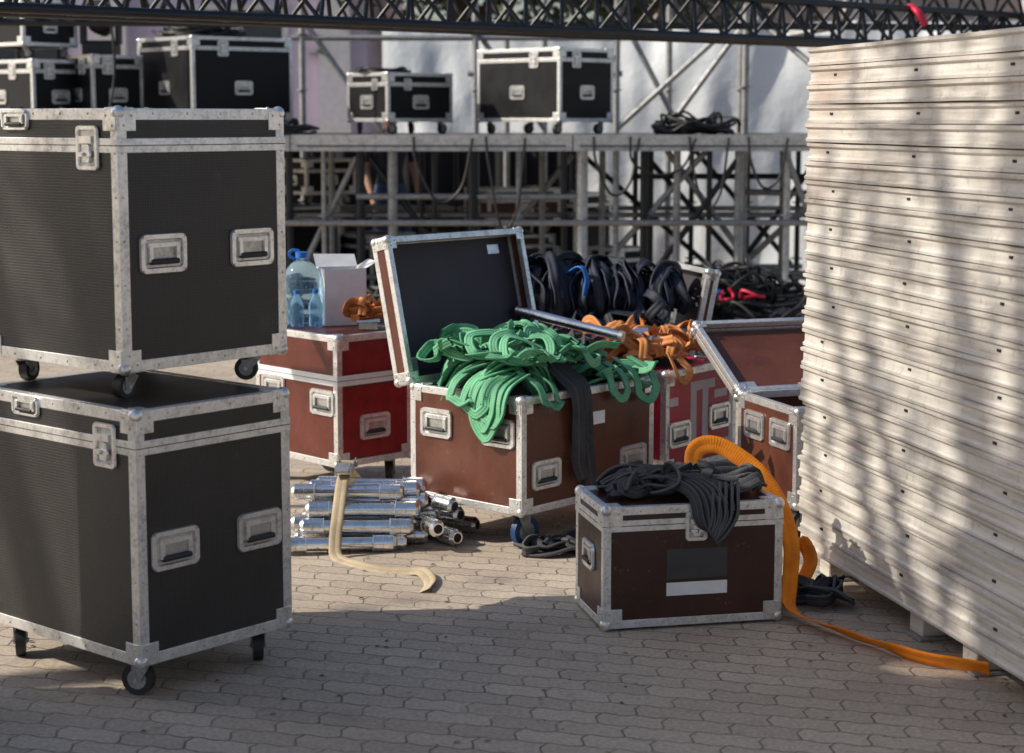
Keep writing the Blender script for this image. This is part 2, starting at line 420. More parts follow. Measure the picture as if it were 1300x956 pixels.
case('unseen_shade_case',(-1.015,4.81,.11),49,.551,.745,.703,'black',.11,handles=[('front',.125,.31),('front',.43,.31),('left',.50,.672,.13,.06)],latches=[('left',.13,.60)],b=.032)
case('unseen_shade_case',(-1.077,4.977,.898),49.6,.608,.64,.727,'black',.083,handles=[('front',.145,.325),('front',.475,.325),('left',.47,.697,.13,.06)],latches=[('left',.13,.62)],b=.032)
for k_,z_ in enumerate((.11,.96,1.81)):  # out-of-view stack, added so its shade covers the foreground paving
    case('unseen_shade_case',(-2.55,3.86+.01*k_,z_),30+k_,.75,.75,.75,'black',.11 if k_==0 else .09,simple=True,handles=[('front',.37,.35)])
case('small_flight_case',(.286,5.522,.012),12.4,.587,.34,.383,'dbrown',0,seam=.058,sw=.036,handles=[('left',.17,.20)],latches=[('front',.30,.315)],
     labels=[('front',.305,.195,.20,.095,'glabel'),('front',.305,.115,.20,.042,'white')],b=.026)
case('open_brown_flight_case',(.036,6.566,.14),48.2,.793,.574,.437,'brown',.14,handles=[('left',.115,.30),('left',.435,.30),('front',.135,.14),('front',.66,.125)],
     labels=[('front',.40,.315,.17,.05,'white')],open_=103,wheel='bluew',lid_h=.085)
case('red_brown_flight_case',(-.735,7.545,.13),43.6,.409,.579,.558,'red',.13,seam=.19,sw=.045,handles=[('left',.10,.27),('left',.45,.30),('front',.2,.16)],bandmat='white',
     labels=[('front',.2045,.185,.35,.30,'deepred'),('front',.2045,.46,.35,.13,'deepred')])
case('striped_flight_case',(.64,7.447,.12),51.1,.545,.60,.43,'magenta',.12,seam=0,handles=[('front',.10,.16),('front',.41,.20)],
     labels=[('front',.21,.215,.045,.30,'pink'),('front',.30,.215,.045,.26,'pink'),('front',.28,.35,.19,.04,'pink'),('front',.37,.08,.25,.035,'pink'),('front',.505,.2,.03,.3,'pink'),('front',.06,.30,.06,.035,'pink'),('front',.42,.30,.10,.035,'pink')])
case('open_brown_flight_case',(1.08,6.773,.12),19.1,.70,.498,.382,'brown',.12,handles=[('left',.13,.27),('left',.35,.27),('front',.15,.2)],open_=152,lid_h=.05)
case('open_brown_flight_case',(.07,8.62,.12),-75,.52,.66,.47,'brown',.12,open_=101,lid_d=.32,lid_h=.06,handles=[('front',.3,.25)])
# ------------------------------------------------------------------ strap heaps
def local(P,yaw):
    return Matrix.Translation(P)@Matrix.Rotation(math.radians(yaw),4,'Z')
def mound(mb,cx,cy,rx,ry,z0,h,mat,T,seed=0,n=22):
    vs=[];fs=[]
    for j in range(n+1):
        for i in range(n+1):
            u=-1+2*i/n;v=-1+2*j/n; r=min(1,math.sqrt(u*u+v*v)) if abs(u)+abs(v)<2.1 else 1
            z=h*max(0,(1-r**2))+.025*noise.noise(Vector((u*3+seed,v*3,seed)))
            vs.append((cx+u*rx,cy+v*ry,z0+z))
    for j in range(n):
        for i in range(n): fs.append((j*(n+1)+i,j*(n+1)+i+1,(j+1)*(n+1)+i+1,(j+1)*(n+1)+i))
    mb.add(vs,fs,mat,T,smooth=True)
def hank(mb,path,k,w,t,mat,T,spread=.022,j=.008,axis=None):
    P=[Vector(p) for p in path]
    for i in range(k):
        a=(i-(k-1)/2)*spread
        off=Vector((random.uniform(-j,j),random.uniform(-j,j),random.uniform(-j,j)))
        pts=[]
        for q,p in enumerate(P):
            ax=Vector(axis) if axis else Vector((0,1,0))
            pts.append(p+ax*a+off+Vector((random.uniform(-j,j),random.uniform(-j,j),random.uniform(-j,j)))*(1 if 0<q<len(P)-1 else .3)+Vector((0,0,-abs(a)*.35)))
        mb.sweep(pts,w,t,mat,up=(0,0,1),T=T,wob=1.4,twist=random.uniform(-.9,.9))
def randloop(mb,c,R,w,t,mat,T,zs=.35,tilt=1.,seed=None):
    n=random.randint(5,8); a0=random.uniform(0,6.28); ext=random.uniform(.7,1.25)*2*math.pi
    tx=random.uniform(-tilt,tilt);ty=random.uniform(-tilt,tilt)
    R1=R*random.uniform(.7,1.2);R2=R*random.uniform(.4,.9)
    Q=Matrix.Rotation(random.uniform(0,3.14),4,'Z')@Matrix.Rotation(tx,4,'X')@Matrix.Rotation(ty,4,'Y')
    pts=[]
    for i in range(n+1):
        a=a0+ext*i/n
        p=Q@Vector((R1*math.cos(a),R2*math.sin(a),R*.2*math.sin(2*a+a0)))
        p.z*=zs if p.z<0 else 1
        pts.append(Vector(c)+p+Vector((random.uniform(-1,1),random.uniform(-1,1),random.uniform(-.5,.5)))*R*.12)
    mb.sweep(pts,w,t,mat,up=(random.uniform(-1,1),random.uniform(-1,1),1),T=T,twist=random.uniform(-1.5,1.5),wob=.5,step=.012)
TC=local((.036,6.566,.14),48.2); Hc=.437
I4=Matrix.Identity(4)
ge=MB()
mound(ge,.40,.287,.37,.265,Hc-.06,.10,'grey',TC,2)  # dark grey mounds under the straps paint the gaps between them dark
mound(ge,.22,.29,.22,.25,Hc-.06,.14,'grey',TC,7)
G=(.038,.009)
hank(ge,[(-.27,7.0,.59),(-.21,7.0,.69),(-.10,7.02,.765),(.02,7.02,.785),(.09,7.0,.72),(.12,6.97,.60)],9,*G,'green',I4,.027,.010,(.25,.9,.2))
hank(ge,[(-.24,6.92,.585),(-.18,6.90,.66),(-.08,6.88,.72),(.02,6.87,.73),(.10,6.86,.65),(.12,6.84,.58)],7,*G,'green',I4,.026,.011,(.3,.8,.3))
hank(ge,[(-.12,6.78,.58),(-.08,6.77,.66),(.0,6.76,.70),(.07,6.77,.68),(.10,6.79,.62),(.13,6.8,.57)],6,*G,'green',I4,.024,.012,(.6,.5,.3))
hank(ge,[(.00,7.08,.73),(.05,7.06,.815),(.10,7.03,.77),(.14,7.0,.65),(.14,6.95,.58)],6,*G,'green',I4,.026,.012,(.7,.5,.0))
hank(ge,[(.20,6.95,.60),(.28,7.0,.635),(.37,7.06,.63),(.47,7.15,.605),(.53,7.22,.585)],4,.036,.009,'green',I4,.032,.016,(-.6,.7,.2))
for i in range(52):
    x=random.uniform(.04,.50);y=random.uniform(.04,.5)
    randloop(ge,(x,y,Hc+.06+.10*(1-((x-.22)/.4)**2-((y-.28)/.45)**2)),random.uniform(.05,.12),.037,.008,'green',TC)
for i in range(12):
    randloop(ge,(random.uniform(.45,.78),random.uniform(.02,.3),Hc+.035),random.uniform(.04,.08),.036,.008,'green',TC)
for i in range(16):
    randloop(ge,(random.uniform(.42,.76),random.uniform(.15,.52),Hc+.08),random.uniform(.05,.10),.045,.010,'grey',TC)
def hang(mb,y,y2,dz,mat,w=.038,face='left',x0=.10):
    q=-.030; j=lambda:random.uniform(-.008,.008)
    pts=[(x0,y,Hc+.08),(.0,y+j(),Hc+.035),(q,y+j(),Hc-.02),(q-.004,y+j(),Hc-dz*.6),(q-.006,y*.65+y2*.35,Hc-dz+j()),(q-.012,y*.35+y2*.65,Hc-dz-.004),(q-.008,y2+j(),Hc-dz*.55),(q,y2+j(),Hc-.02),(0,y2,Hc+.035),(x0,y2,Hc+.075)]
    if face=='front': pts=[(b_,a_,c_) for a_,b_,c_ in pts]; up=(0,1,0)
    else: up=(1,0,0)
    mb.sweep(pts,w,.008,mat,up=up,T=TC,wob=.5)
hang(ge,.21,.09,.15,'green'); hang(ge,.26,.15,.07,'green'); hang(ge,.17,.06,.10,'green',.036); hang(ge,.33,.22,.035,'green'); hang(ge,.19,.12,.12,'green',.034)
hang(ge,.10,.17,.04,'green',.036,'front'); hang(ge,.50,.585,.05,'green',.034,'front'); hang(ge,.66,.76,.075,'green',.034,'front'); 
for (x,zb,w_,y0) in ((.275,.10,.055,.26),(.325,.02,.055,.30),(.30,.22,.05,.2)):
    ge.sweep([(x-.05,y0,Hc+.17),(x-.03,.14,Hc+.13),(x-.01,.03,Hc+.055),(x+.004,-.030,Hc-.01),(x+.012,-.034,Hc*.55),(x+.02+random.uniform(-.01,.02),-.036,zb+.06),(x+.035,-.04,zb)],w_,.010,'grey',up=(0,1,0),T=TC,wob=.5)
ge.obj('green_sling_pile')
TS=local((.64,7.447,.12),51.1); oe=MB()
mound(oe,.27,.3,.24,.27,.40,.09,'grey',TS,5)
for i in range(54):
    x=random.uniform(.0,.5);y=random.uniform(.03,.55)
    randloop(oe,(x,y,.470+.07*random.random()),random.uniform(.04,.10),.038,.005,'oldorange',TS,tilt=1.3)
for i in range(10): randloop(oe,(random.uniform(-.05,.2),random.uniform(.3,.6),.50+.05*random.random()),random.uniform(.05,.08),.045,.010,'grey',TS)
for i in range(6):
    x=random.uniform(.05,.45);y=random.uniform(.05,.4)
    T_=TS@Matrix.Translation((x,y,.55))@Matrix.Rotation(random.uniform(0,3),4,'Z')@Matrix.Rotation(random.uniform(-.5,.5),4,'X')
    oe.box((-.05,-.022,-.006),(.05,-.018,.012),'chrome',T_);oe.box((-.05,.018,-.006),(.05,.022,.012),'chrome',T_);oe.cyl((.03,-.03,0),(.03,.03,0),.009,'chrome',10,T_);oe.box((-.055,-.02,.006),(-.01,.02,.010),'chrome',T_)
oe.sweep([(.05,.02,.50),(.02,-.03,.45),(.05,-.035,.40),(.10,-.035,.39),(.13,-.03,.43),(.12,.02,.48)],.036,.006,'oldorange',up=(0,1,0),T=TS)
oe.obj('orange_ratchet_strap_pile')
ne=MB()
for i in range(50):
    f_=random.random() if i>24 else i/24
    x=.05+.66*f_+random.uniform(-.02,.02); y=8.40+random.uniform(-.05,.05)+.06*f_; rz=.16+random.uniform(-.035,.045)-.05*f_*f_; ry=.19+random.uniform(-.03,.03)
    lean=random.uniform(-.13,.13)
    pts=[]
    for k in range(9):
        a=math.radians(-35+250*k/8)
        pts.append((x+lean*math.cos(a)+random.uniform(-.015,.015),y-ry*math.cos(a),.77+rz*math.sin(a)*(1 if math.sin(a)>0 else .9)+random.uniform(-.008,.008)))
    ne.sweep(pts,.045,.009,'navy',up=(1,0,0) if i%3==0 else (0,0,1),twist=random.uniform(-1.,1.),wob=1.4)
ne.cyl((.07,8.42,.75),(.70,8.52,.73),.11,'navy',16)
for i in range(16): randloop(ne,(random.uniform(.1,.7),8.22+random.uniform(-.08,.05),.66+random.uniform(-.04,.06)),random.uniform(.07,.13),.045,.009,'navy',I4,tilt=1.2)
ne.sweep([(.24,8.3,.88),(.31,8.22,.93),(.34,8.20,.88),(.33,8.18,.80)],.03,.008,'bluerope')
ne.obj('navy_strap_bundle')
pe=MB(); pe.cyl((.02,7.56,.80),(.44,7.36,.715),.021,'chrome',20); pe.cyl((.44,7.36,.715),(.455,7.353,.712),.024,'dish',20); pe.obj('steel_pole')
TQ=local((.286,5.522,.012),12.4); se=MB(); Hs=.385
for i in range(9):
    y=.12+.026*i
    pts=[(.06+random.uniform(-.02,.03),y,Hs+.012)]
    for k in range(1,6): pts.append((.07+.092*k+random.uniform(-.02,.02),y+random.uniform(-.035,.035),Hs+.02+random.uniform(0,.045)))
    pts.append((.56+random.uniform(-.03,.02),y,Hs+.015))
    se.sweep(pts,.048,.010,'grey',T=TQ,wob=1.6,twist=random.uniform(-1,1))
for i in range(22):
    randloop(se,(random.uniform(.10,.54),random.uniform(.10,.28),Hs+.035),random.uniform(.03,.07),.040,.009,'grey',TQ)
for i in range(5):
    x=.29+.02*i
    se.sweep([(x-.05,.14,Hs+.05),(x-.02,.04,Hs+.045),(x,-.012,Hs+.02),(x+.01,-.032,Hs-.04),(x+.03-.012*i,-.036,Hs-.075-.008*i),(x+.05,-.03,Hs-.04),(x+.06,-.01,Hs+.02),(x+.08,.06,Hs+.04)],.036,.010,'grey',T=TQ,up=(0,1,0),wob=1.)
se.obj('grey_sling')
oo=MB()
oo.sweep([(.615,5.86,.425),(.60,5.90,.46),(.61,5.93,.505),(.66,5.95,.522),(.725,5.95,.50),(.82,5.91,.43),(.885,5.86,.33),(.915,5.81,.21),(.905,5.76,.10),(.895,5.70,.042),(.93,5.60,.026),(1.04,5.41,.027),(1.195,5.178,.028),(1.30,5.09,.032),(1.37,5.05,.028)],.062,.004,'orange',up=(0,0,1),twist=.95,wob=.25)
oo.sweep([(.93,5.86,.012),(.97,5.97,.03),(1.02,6.05,.10),(.99,6.08,.16),(.95,6.0,.09),(.99,5.88,.02),(1.05,5.82,.008)],.05,.004,'orange')
oo.obj('orange_lashing_strap')
gs=MB()
for i in range(10): randloop(gs,(.99+random.uniform(-.06,.06),5.86+random.uniform(-.06,.07),.035+.02*random.random()),random.uniform(.05,.08),.040,.010,'grey',I4,tilt=.5)
gs.obj('grey_sling')
gs=MB()
gs.sweep([(.02,6.66,.015),(.10,6.60,.018),(.20,6.58,.03),(.30,6.60,.02),(.36,6.66,.014)],.05,.014,'grey',wob=1.)
gs.sweep([(.05,6.52,.012),(.14,6.50,.016),(.25,6.55,.03),(.31,6.62,.02),(.22,6.68,.016)],.05,.014,'grey',wob=1.)
for i in range(6): randloop(gs,(.18+random.uniform(-.08,.08),6.6+random.uniform(-.04,.04),.03),.07,.045,.010,'grey',I4,tilt=.3)
gs.obj('grey_sling')
ce=MB()
def spigot(c,yaw,tilt=0.,L=.42):
    T_=Matrix.Translation(c)@Matrix.Rotation(yaw,4,'Z')@Matrix.Rotation(tilt,4,'Y')
    r=.032
    ce.cyl((-L/2+.06,0,0),(L/2-.06,0,0),r*.80,'chrome',20,T_)
    for sx in (-1,1):
        a,b_=sx*(L/2-.085),sx*(L/2-.012)
        ce.cyl((a,0,0),(b_,0,0),r,'chrome',20,T_); ce.cyl((b_,0,0),(sx*L/2,0,0),r,'chrome',20,T_,r1=r*.72)
        ce.cyl((sx*(L/2),0,0),(sx*(L/2+.001),0,0),r*.55,'dark',16,T_)
        ce.cyl((a-sx*.003,0,0),(a,0,0),r*1.04,'cap',20,T_); ce.cyl((a+sx*.035,0,0),(a+sx*.037,0,0),r*1.02,'dish',20,T_)
rows=[(0,6,.0),(1,5,.5),(2,4,1.0),(3,3,1.6)]
for lv,n_,o_ in rows:
    for i in range(n_):
        y=6.57+(i+o_)*.069
        spigot((-.605+.26*(y-6.58)+random.uniform(-.045,.045),y,.033+lv*.058+random.uniform(-.002,.002)),random.uniform(-.12,.12)+.04,random.uniform(-.03,.03))
spigot((-.31,6.80,.034),-.9,L=.34);spigot((-.35,6.72,.09),-1.1,L=.34);spigot((-.31,6.88,.095),-.7,L=.3);spigot((-.34,6.82,.155),-.6,.1,L=.3);spigot((-.29,6.95,.034),-.4,L=.34)
ce.obj('steel_spigot_pile')
be=MB()
be.sweep([(-.61,6.95,.21),(-.625,6.80,.272),(-.635,6.70,.258),(-.64,6.62,.20),(-.645,6.555,.13),(-.65,6.52,.06),(-.64,6.47,.010),(-.57,6.38,.006),(-.47,6.30,.006),(-.38,6.27,.007),(-.32,6.23,.018),(-.285,6.13,.008),(-.30,6.0,.006)],.047,.003,'beige',up=(0,0,1),wob=.2)
T_=Matrix.Translation((-.63,6.74,.285))@Matrix.Rotation(1.5,4,'Z')@Matrix.Rotation(-.15,4,'Y')
be.box((-.06,-.032,-.008),(.07,-.027,.02),'dish',T_);be.box((-.06,.027,-.008),(.07,.032,.02),'dish',T_);be.cyl((.04,-.04,.006),(.04,.04,.006),.013,'beige',12,T_);be.box((-.09,-.025,.018),(.0,.025,.023),'dish',T_);be.cyl((-.05,-.03,0),(-.05,.03,0),.007,'chrome',8,T_)
be.obj('beige_ratchet_strap')
# ------------------------------------------------------------------ bottle, carton
zt=.691
bo=MB(); cx,cy=-.93,8.0
prof=[(0,.002),(.070,.004),(.080,.02),(.080,.06),(.076,.068),(.080,.076),(.080,.13),(.074,.14),(.080,.15),(.080,.21),(.070,.245),(.045,.275),(.024,.288),(.022,.31),(0,.312)]
vs=[];n=24
for r,z in prof:
    for i in range(n): vs.append((cx+r*math.cos(6.2832*i/n),cy+r*math.sin(6.2832*i/n),zt+z))
bo.add(vs,[(j*n+i,j*n+(i+1)%n,(j+1)*n+(i+1)%n,(j+1)*n+i) for j in range(len(prof)-1) for i in range(n)],'bottle',smooth=True)
bo.cyl((cx,cy,zt+.295),(cx,cy,zt+.322),.028,'bluecap',20)
bo.sweep([(cx-.03,cy,zt+.29),(cx-.05,cy,zt+.30),(cx-.055,cy,zt+.315),(cx-.04,cy,zt+.33),(cx-.01,cy,zt+.325)],.014,.004,'bluecap',up=(0,1,0))
bo.obj('water_bottle')
sb=MB()
for (dx,dy) in ((-.10,-.10),(-.03,-.13),(.05,-.11),(-.15,-.03)):
    x_,y_=cx+dx+.02,cy+dy-.0
    vs=[]
    for r,z in ((0,.002),(.029,.004),(.031,.02),(.028,.05),(.031,.06),(.031,.10),(.02,.13),(.011,.145),(.011,.155),(0,.156)):
        for i in range(14): vs.append((x_+r*math.cos(6.2832*i/14),y_+r*math.sin(6.2832*i/14),zt+z))
    sb.add(vs,[(j*14+i,j*14+(i+1)%14,(j+1)*14+(i+1)%14,(j+1)*14+i) for j in range(9) for i in range(14)],'bottle',smooth=True)
    sb.cyl((x_,y_,zt+.148),(x_,y_,zt+.165),.014,'bluecap',12)
sb.obj('small_water_bottles')
cb=MB(); T_=Matrix.Translation((-.76,8.03,zt))@Matrix.Rotation(.35,4,'Z')
wb,db,hb=.19,.15,.25
for a,b_ in (((-wb/2,-db/2,0),(wb/2,-db/2+.004,hb)),((-wb/2,db/2-.004,0),(wb/2,db/2,hb)),((-wb/2,-db/2+.004,0),(-wb/2+.004,db/2-.004,hb)),((wb/2-.004,-db/2+.004,0),(wb/2,db/2-.004,hb)),((-wb/2+.004,-db/2+.004,0),(wb/2-.004,db/2-.004,.004))): cb.box(a,b_,'white',T_)
cb.add([(-wb/2,db/2,hb),(wb/2,db/2,hb),(wb/2,db/2+.05,hb+.05),(-wb/2,db/2+.05,hb+.055)],[(0,1,2,3)],'white',T_)
cb.add([(wb/2,-db/2,hb),(wb/2,db/2,hb),(wb/2+.05,db/2,hb+.03),(wb/2+.05,-db/2,hb+.03)],[(0,1,2,3)],'white',T_)
cb.obj('white_carton')
rs=MB()
for i in range(12): randloop(rs,(-.62+random.uniform(-.07,.06),7.86+random.uniform(-.07,.07),zt+.04+.06*random.random()),.05,.036,.005,'oldorange',I4,tilt=1.3)
rs.box((-.66,7.76,zt+.005),(-.58,7.80,zt+.03),'dish'); rs.cyl((-.67,7.78,zt+.035),(-.57,7.78,zt+.04),.01,'chrome',10)
rs.obj('orange_ratchet_strap')
# ------------------------------------------------------------------ panel stack
st=MB(); Ldir=Vector((.2166,-.976,0)); W=Vector((.976,.2166,0)); nl=27; ph=.0645
prof=[(.012,.0),(-.003,.001),(-.005,.010),(.002,.016),(.004,.044),(-.007,.050),(-.008,.0605),(.002,.0625),(.02,.0628)]
for i in range(nl):
    ja=random.uniform(-.014,.014); jb=random.uniform(-.006,.006)+(.003 if i%2 else -.003); yw=random.uniform(-.003,.003)
    T_=Matrix.Translation(Vector((1.022,6.301,.10+i*ph))+Ldir*ja+W*jb)@Matrix.Rotation(math.atan2(-.976,.2166)+yw,4,'Z')
    L=2.3;Wd=1.0
    m=len(prof); segs=30
    vs=[];fs=[]
    for k in range(segs+1):
        x=L*k/segs
        for (o,z) in prof:
            vs.append((x,o+.002*noise.noise(Vector((x*4,i*3.1,z*20))),z+.0016*noise.noise(Vector((x*3,i*7.7,0)))))
    for k in range(segs):
        for j in range(m-1): fs.append((k*m+j,(k+1)*m+j,(k+1)*m+j+1,k*m+j+1))
    st.add(vs,fs,'panel',T_)
    st.box((.003,.013,.0005),(L,Wd,.061),'panel',T_)
    st.box((-.006,.03,.004),(.0025,Wd-.03,.058),'panel',T_)
    if i%2:
        for k in range(4):
            x=.20+.62*k+random.uniform(-.05,.05)
            st.box((x,.0005,.027),(x+.020,.012,.035),'dark',T_)
st.obj('deck_panel_stack')
ft=MB()
for s_ in (.12,.86,1.22,1.95):
    for w_ in (.09,.5,.9):
        c=Vector((1.022,6.301,0))+Ldir*s_+W*w_
        T_=Matrix.Translation(c)@Matrix.Rotation(math.atan2(-.976,.2166),4,'Z')
        ft.box((-.045,-.045,.012),(.045,.045,.098),'panel',T_); ft.box((-.06,-.06,.0),(.06,.06,.012),'galv',T_)
fo=ft.obj('feet',None,.006); fo.parent=bpy.data.objects['deck_panel_stack']
# ------------------------------------------------------------------ stage platform and scaffold
sg=MB(); zd=1.47
sg.box((-6,13.9,zd-.03),(2.62,16.3,zd),'dbrown')
for x0 in np.arange(-6,2.5,2.155):
    sg.box((x0+.004,13.885,zd-.12),(x0+2.15,13.935,zd+.004),'deckedge'); 
    sg.box((x0+.05,13.88,zd-.085),(x0+2.10,13.888,zd-.075),'dark')
def post(mb,x,y,z0,z1,r=.024,mat='galv',ros=True):
    mb.cyl((x,y,z0),(x,y,z1),r,mat,12)
    mb.cyl((x,y,z0),(x,y,z0+.01),.07,mat,12)
    if ros:
        z=z0+.35
        while z<z1-.1:
            mb.cyl((x,y,z),(x,y,z+.01),.055,mat,10); z+=.5
for x,r,mt in ((-5.9,.03,'galv'),(-4.8,.024,'truss'),(-3.7,.03,'galv'),(-2.65,.024,'galv'),(-1.72,.03,'truss'),(-1.45,.02,'galv'),(-1.17,.035,'truss'),(-.92,.04,'galv'),(-.60,.022,'truss'),(-.30,.045,'truss'),(.05,.022,'galv'),(.40,.025,'truss'),(.54,.045,'deckedge'),(.80,.022,'galv'),(1.02,.032,'truss'),(1.27,.028,'galv'),(1.52,.022,'truss'),(1.75,.036,'galv'),(2.12,.028,'deckedge'),(2.32,.022,'truss'),(2.55,.035,'galv')): post(sg,x,13.98+random.uniform(0,.06),0,zd-.1,r,mt)
for x in (-5.9,-4.3,-2.7,-1.5,-.75,-.35,.25,.75,1.15,1.9,2.25,2.55): post(sg,x,15.1,0,zd-.05,.028,mat='truss' if random.random()<.6 else 'galv')
for x in (-5.9,-4.3,-2.7,-1.6,-.5,.1,.5,1.1,1.6,2.1,2.55): post(sg,x,16.2,0,zd-.05,mat='truss')
for y in (13.97,15.1,16.2):
    for z in (.28,.80): sg.cyl((-6,y,z+random.uniform(-.01,.01)),(2.6,y,z),.024,'galv',10)
sg.cyl((-1.2,14.0,1.0),(.54,14.0,1.0),.024,'galv',10); sg.cyl((1.0,15.1,1.12),(2.6,15.1,1.12),.024,'truss',10)
for a,b_,mt in (((.6,14.05,.35),(1.5,14.05,1.35),'galv'),((1.1,15.1,1.3),(2.0,15.1,.3),'truss'),((1.02,14.0,.3),(1.75,14.0,1.3),'truss'),((2.1,14,1.35),(2.55,14,.2),'galv'),((-.3,15.1,.3),(.5,15.1,1.3),'galv'),((1.75,16.2,.3),(.6,16.2,1.3),'truss'),((1.8,15.1,.25),(2.6,15.1,1.35),'truss'),((1.2,14.1,1.35),(2.1,14.1,.15),'galv'),((-1.1,14.05,1.3),(-.35,14.05,.3),'truss'),((1.6,16.2,1.35),(2.5,16.2,.3),'truss'),((-1.7,14.05,.3),(-1.2,14.05,1.3),'galv')):
    sg.cyl(a,b_,.024,mt,10)
sg.obj('stage_platform')
sc=MB()
for x,y,z1 in ((-.33,16.6,3.6),(.95,16.6,3.6),(2.05,16.4,3.6),(-1.9,16.6,3.6),(1.9,14.9,3.6),(2.75,14.4,3.6),(-.05,17.0,3.2),(1.45,16.9,3.4),(.3,17.0,3.2)): post(sc,x,y,0,z1,.03)
for a,b_ in (((-2,16.6,2.32),(2.9,16.6,2.32)),((-.4,16.6,2.0),(1.0,16.6,2.0)),((.95,16.6,1.5),(2.05,16.5,2.5)),((1.95,15,2.45),(2.75,14.45,1.7)),((1.0,16.6,2.5),(1.5,16.6,1.55)),((2.05,16.4,2.4),(1.4,16.5,1.5)),((1.9,14.9,2.2),(2.75,14.4,2.35)),((-1.9,16.6,2.5),(-1.2,16.6,1.5)),((-2.8,16.6,2.7),(3,16.6,2.7)),((1.9,14.9,1.0),(2.75,14.4,1.0)),((1.9,14.9,.35),(2.75,14.4,.35)),((1.9,14.9,.4),(2.75,14.4,1.3)),((-.33,16.6,2.4),(.3,16.9,1.5)),((-.33,16.6,2.15),(.95,16.6,2.15))):
    sc.cyl(a,b_,.026,'galv',10)
sc.obj('scaffold_frame')
def truss(A,Bp,h=.28,w=.28,r=.024,mat='truss',pitch=.26,inv=False):
    m=MB(); A=Vector(A);Bp=Vector(Bp); t=(Bp-A).normalized(); L=(Bp-A).length; n_=Vector((-t.y,t.x,0)).normalized(); up=Vector((0,0,1))
    c=[A-n_*w/2,A+n_*w/2,A+up*h]
    if inv: c=[A-n_*w/2+up*h,A+n_*w/2+up*h,A.copy()]
    for p in c: m.cyl(p,p+t*L,r,mat,12)
    k=int(L/pitch)
    for i in range(k):
        for a,b_ in ((0,2),(1,2),(0,1)):
            p=c[a]+t*(i*pitch);q=c[b_]+t*((i+.5)*pitch);p2=c[a]+t*((i+1)*pitch)
            m.cyl(p,q,r*.5,mat,6,cap=False); m.cyl(q,p2,r*.5,mat,6,cap=False)
    return m
m=truss((-2.75,7.25,2.055),(4.6,13.75,2.07),.24,.28,.023)
post(m,-2.6,7.25,0,2.04,.03,'truss',False);post(m,4.45,13.8,0,2.05,.03,'truss',False); 
m.cyl((-2.6,7.25,2.02),(-2.95,7.6,2.02),.025,'truss');m.cyl((4.6,13.45,2.03),(4.3,14,2.03),.025,'truss')
m.sweep([(2.6,12.0,2.33),(2.63,11.9,2.28),(2.68,11.9,2.2)],.05,.03,'magenta')
m.obj('black_lighting_truss')
m=truss((-4.6,12.2,2.24),(5.5,12.9,2.22),.27,.30,.024,inv=True)
for x,y in ((-4.5,12.2),(5.4,12.9)): post(m,x,y,0,2.22,.03,'truss',False)
m.obj('black_lighting_truss')
def scase(name,X,Y,yaw,w,d,H,z=zd,mat='bblack',cast=.10): 
    return case(name,(X,Y,z+cast+.003),yaw,w,d,H,mat,cast,seam=.09,sw=.03,handles=[('front',w*.5,H*.4),('left',d*.5,H*.4)],latches=[('front',w*.3,H-.09),('left',d*.3,H-.09)],simple=True,b=.028)
scase('unseen_shade_case',.37,14.2,45,.62,.92,.57)
scase('unseen_shade_case',-.97,14.25,42,.66,.52,.38)
scase('unseen_shade_case',-2.48,14.2,40,.92,.86,.66)
scase('unseen_shade_case',-3.28,14.3,42,.45,.5,.52)
scase('unseen_shade_case',-3.72,14.2,48,.5,.9,.48)
scase('unseen_shade_case',-3.80,14.25,48,.5,.8,.36,z=zd+.10+.49)
def coil(mb,c,R,k,mat,r=.007,zz=.03):
    for i in range(k):
        pts=[];a0=random.uniform(0,6.28);R1=R*random.uniform(.6,1.1);R2=R*random.uniform(.5,1.);cx_=c[0]+random.uniform(-.1,.1)*R*3;cy_=c[1]+random.uniform(-.1,.1)*R*3
        for q in range(10):
            a=a0+6.6*q/9
            pts.append((cx_+R1*math.cos(a),cy_+R2*math.sin(a),c[2]+r+random.uniform(0,zz)*(i/k+.3)))
        mb.sweep(pts,2*r,2*r,mat,step=.04)
cc=MB()
coil(cc,(-2.5,14.75,zd+.10+.67),.28,22,'cable',.009,.10); coil(cc,(-3.6,14.1,zd+.1),.25,10,'cable',.01,.1)
coil(cc,(1.45,14.6,zd+.0),.28,20,'cable',.010,.14); coil(cc,(-1.9,14.2,zd),.3,10,'cable',.01,.1)
coil(cc,(-1.0,14.6,zd+.49),.2,4,'cable',.008,.03)
cc.sweep([(-3.1,14.2,3.4),(-3.12,14.2,2.6),(-3.08,14.2,2.0),(-3.15,14.15,1.5)],.02,.02,'cable',step=.05)
for x,dx,dz in ((-.75,.45,.5),(-.2,.3,.7),(.62,.35,.45),(.9,.5,.3),(1.35,.3,.55),(1.8,.3,.4)):
    cc.sweep([(x,13.87,zd-.01),(x+.02,13.86,zd-.2),(x+dx*.4,13.86,zd-dz),(x+dx*.8,13.86,zd-dz*.8),(x+dx,13.87,zd-.02)],.018,.018,'cable',step=.04)
cc.obj('cable_coils')
cc=MB()
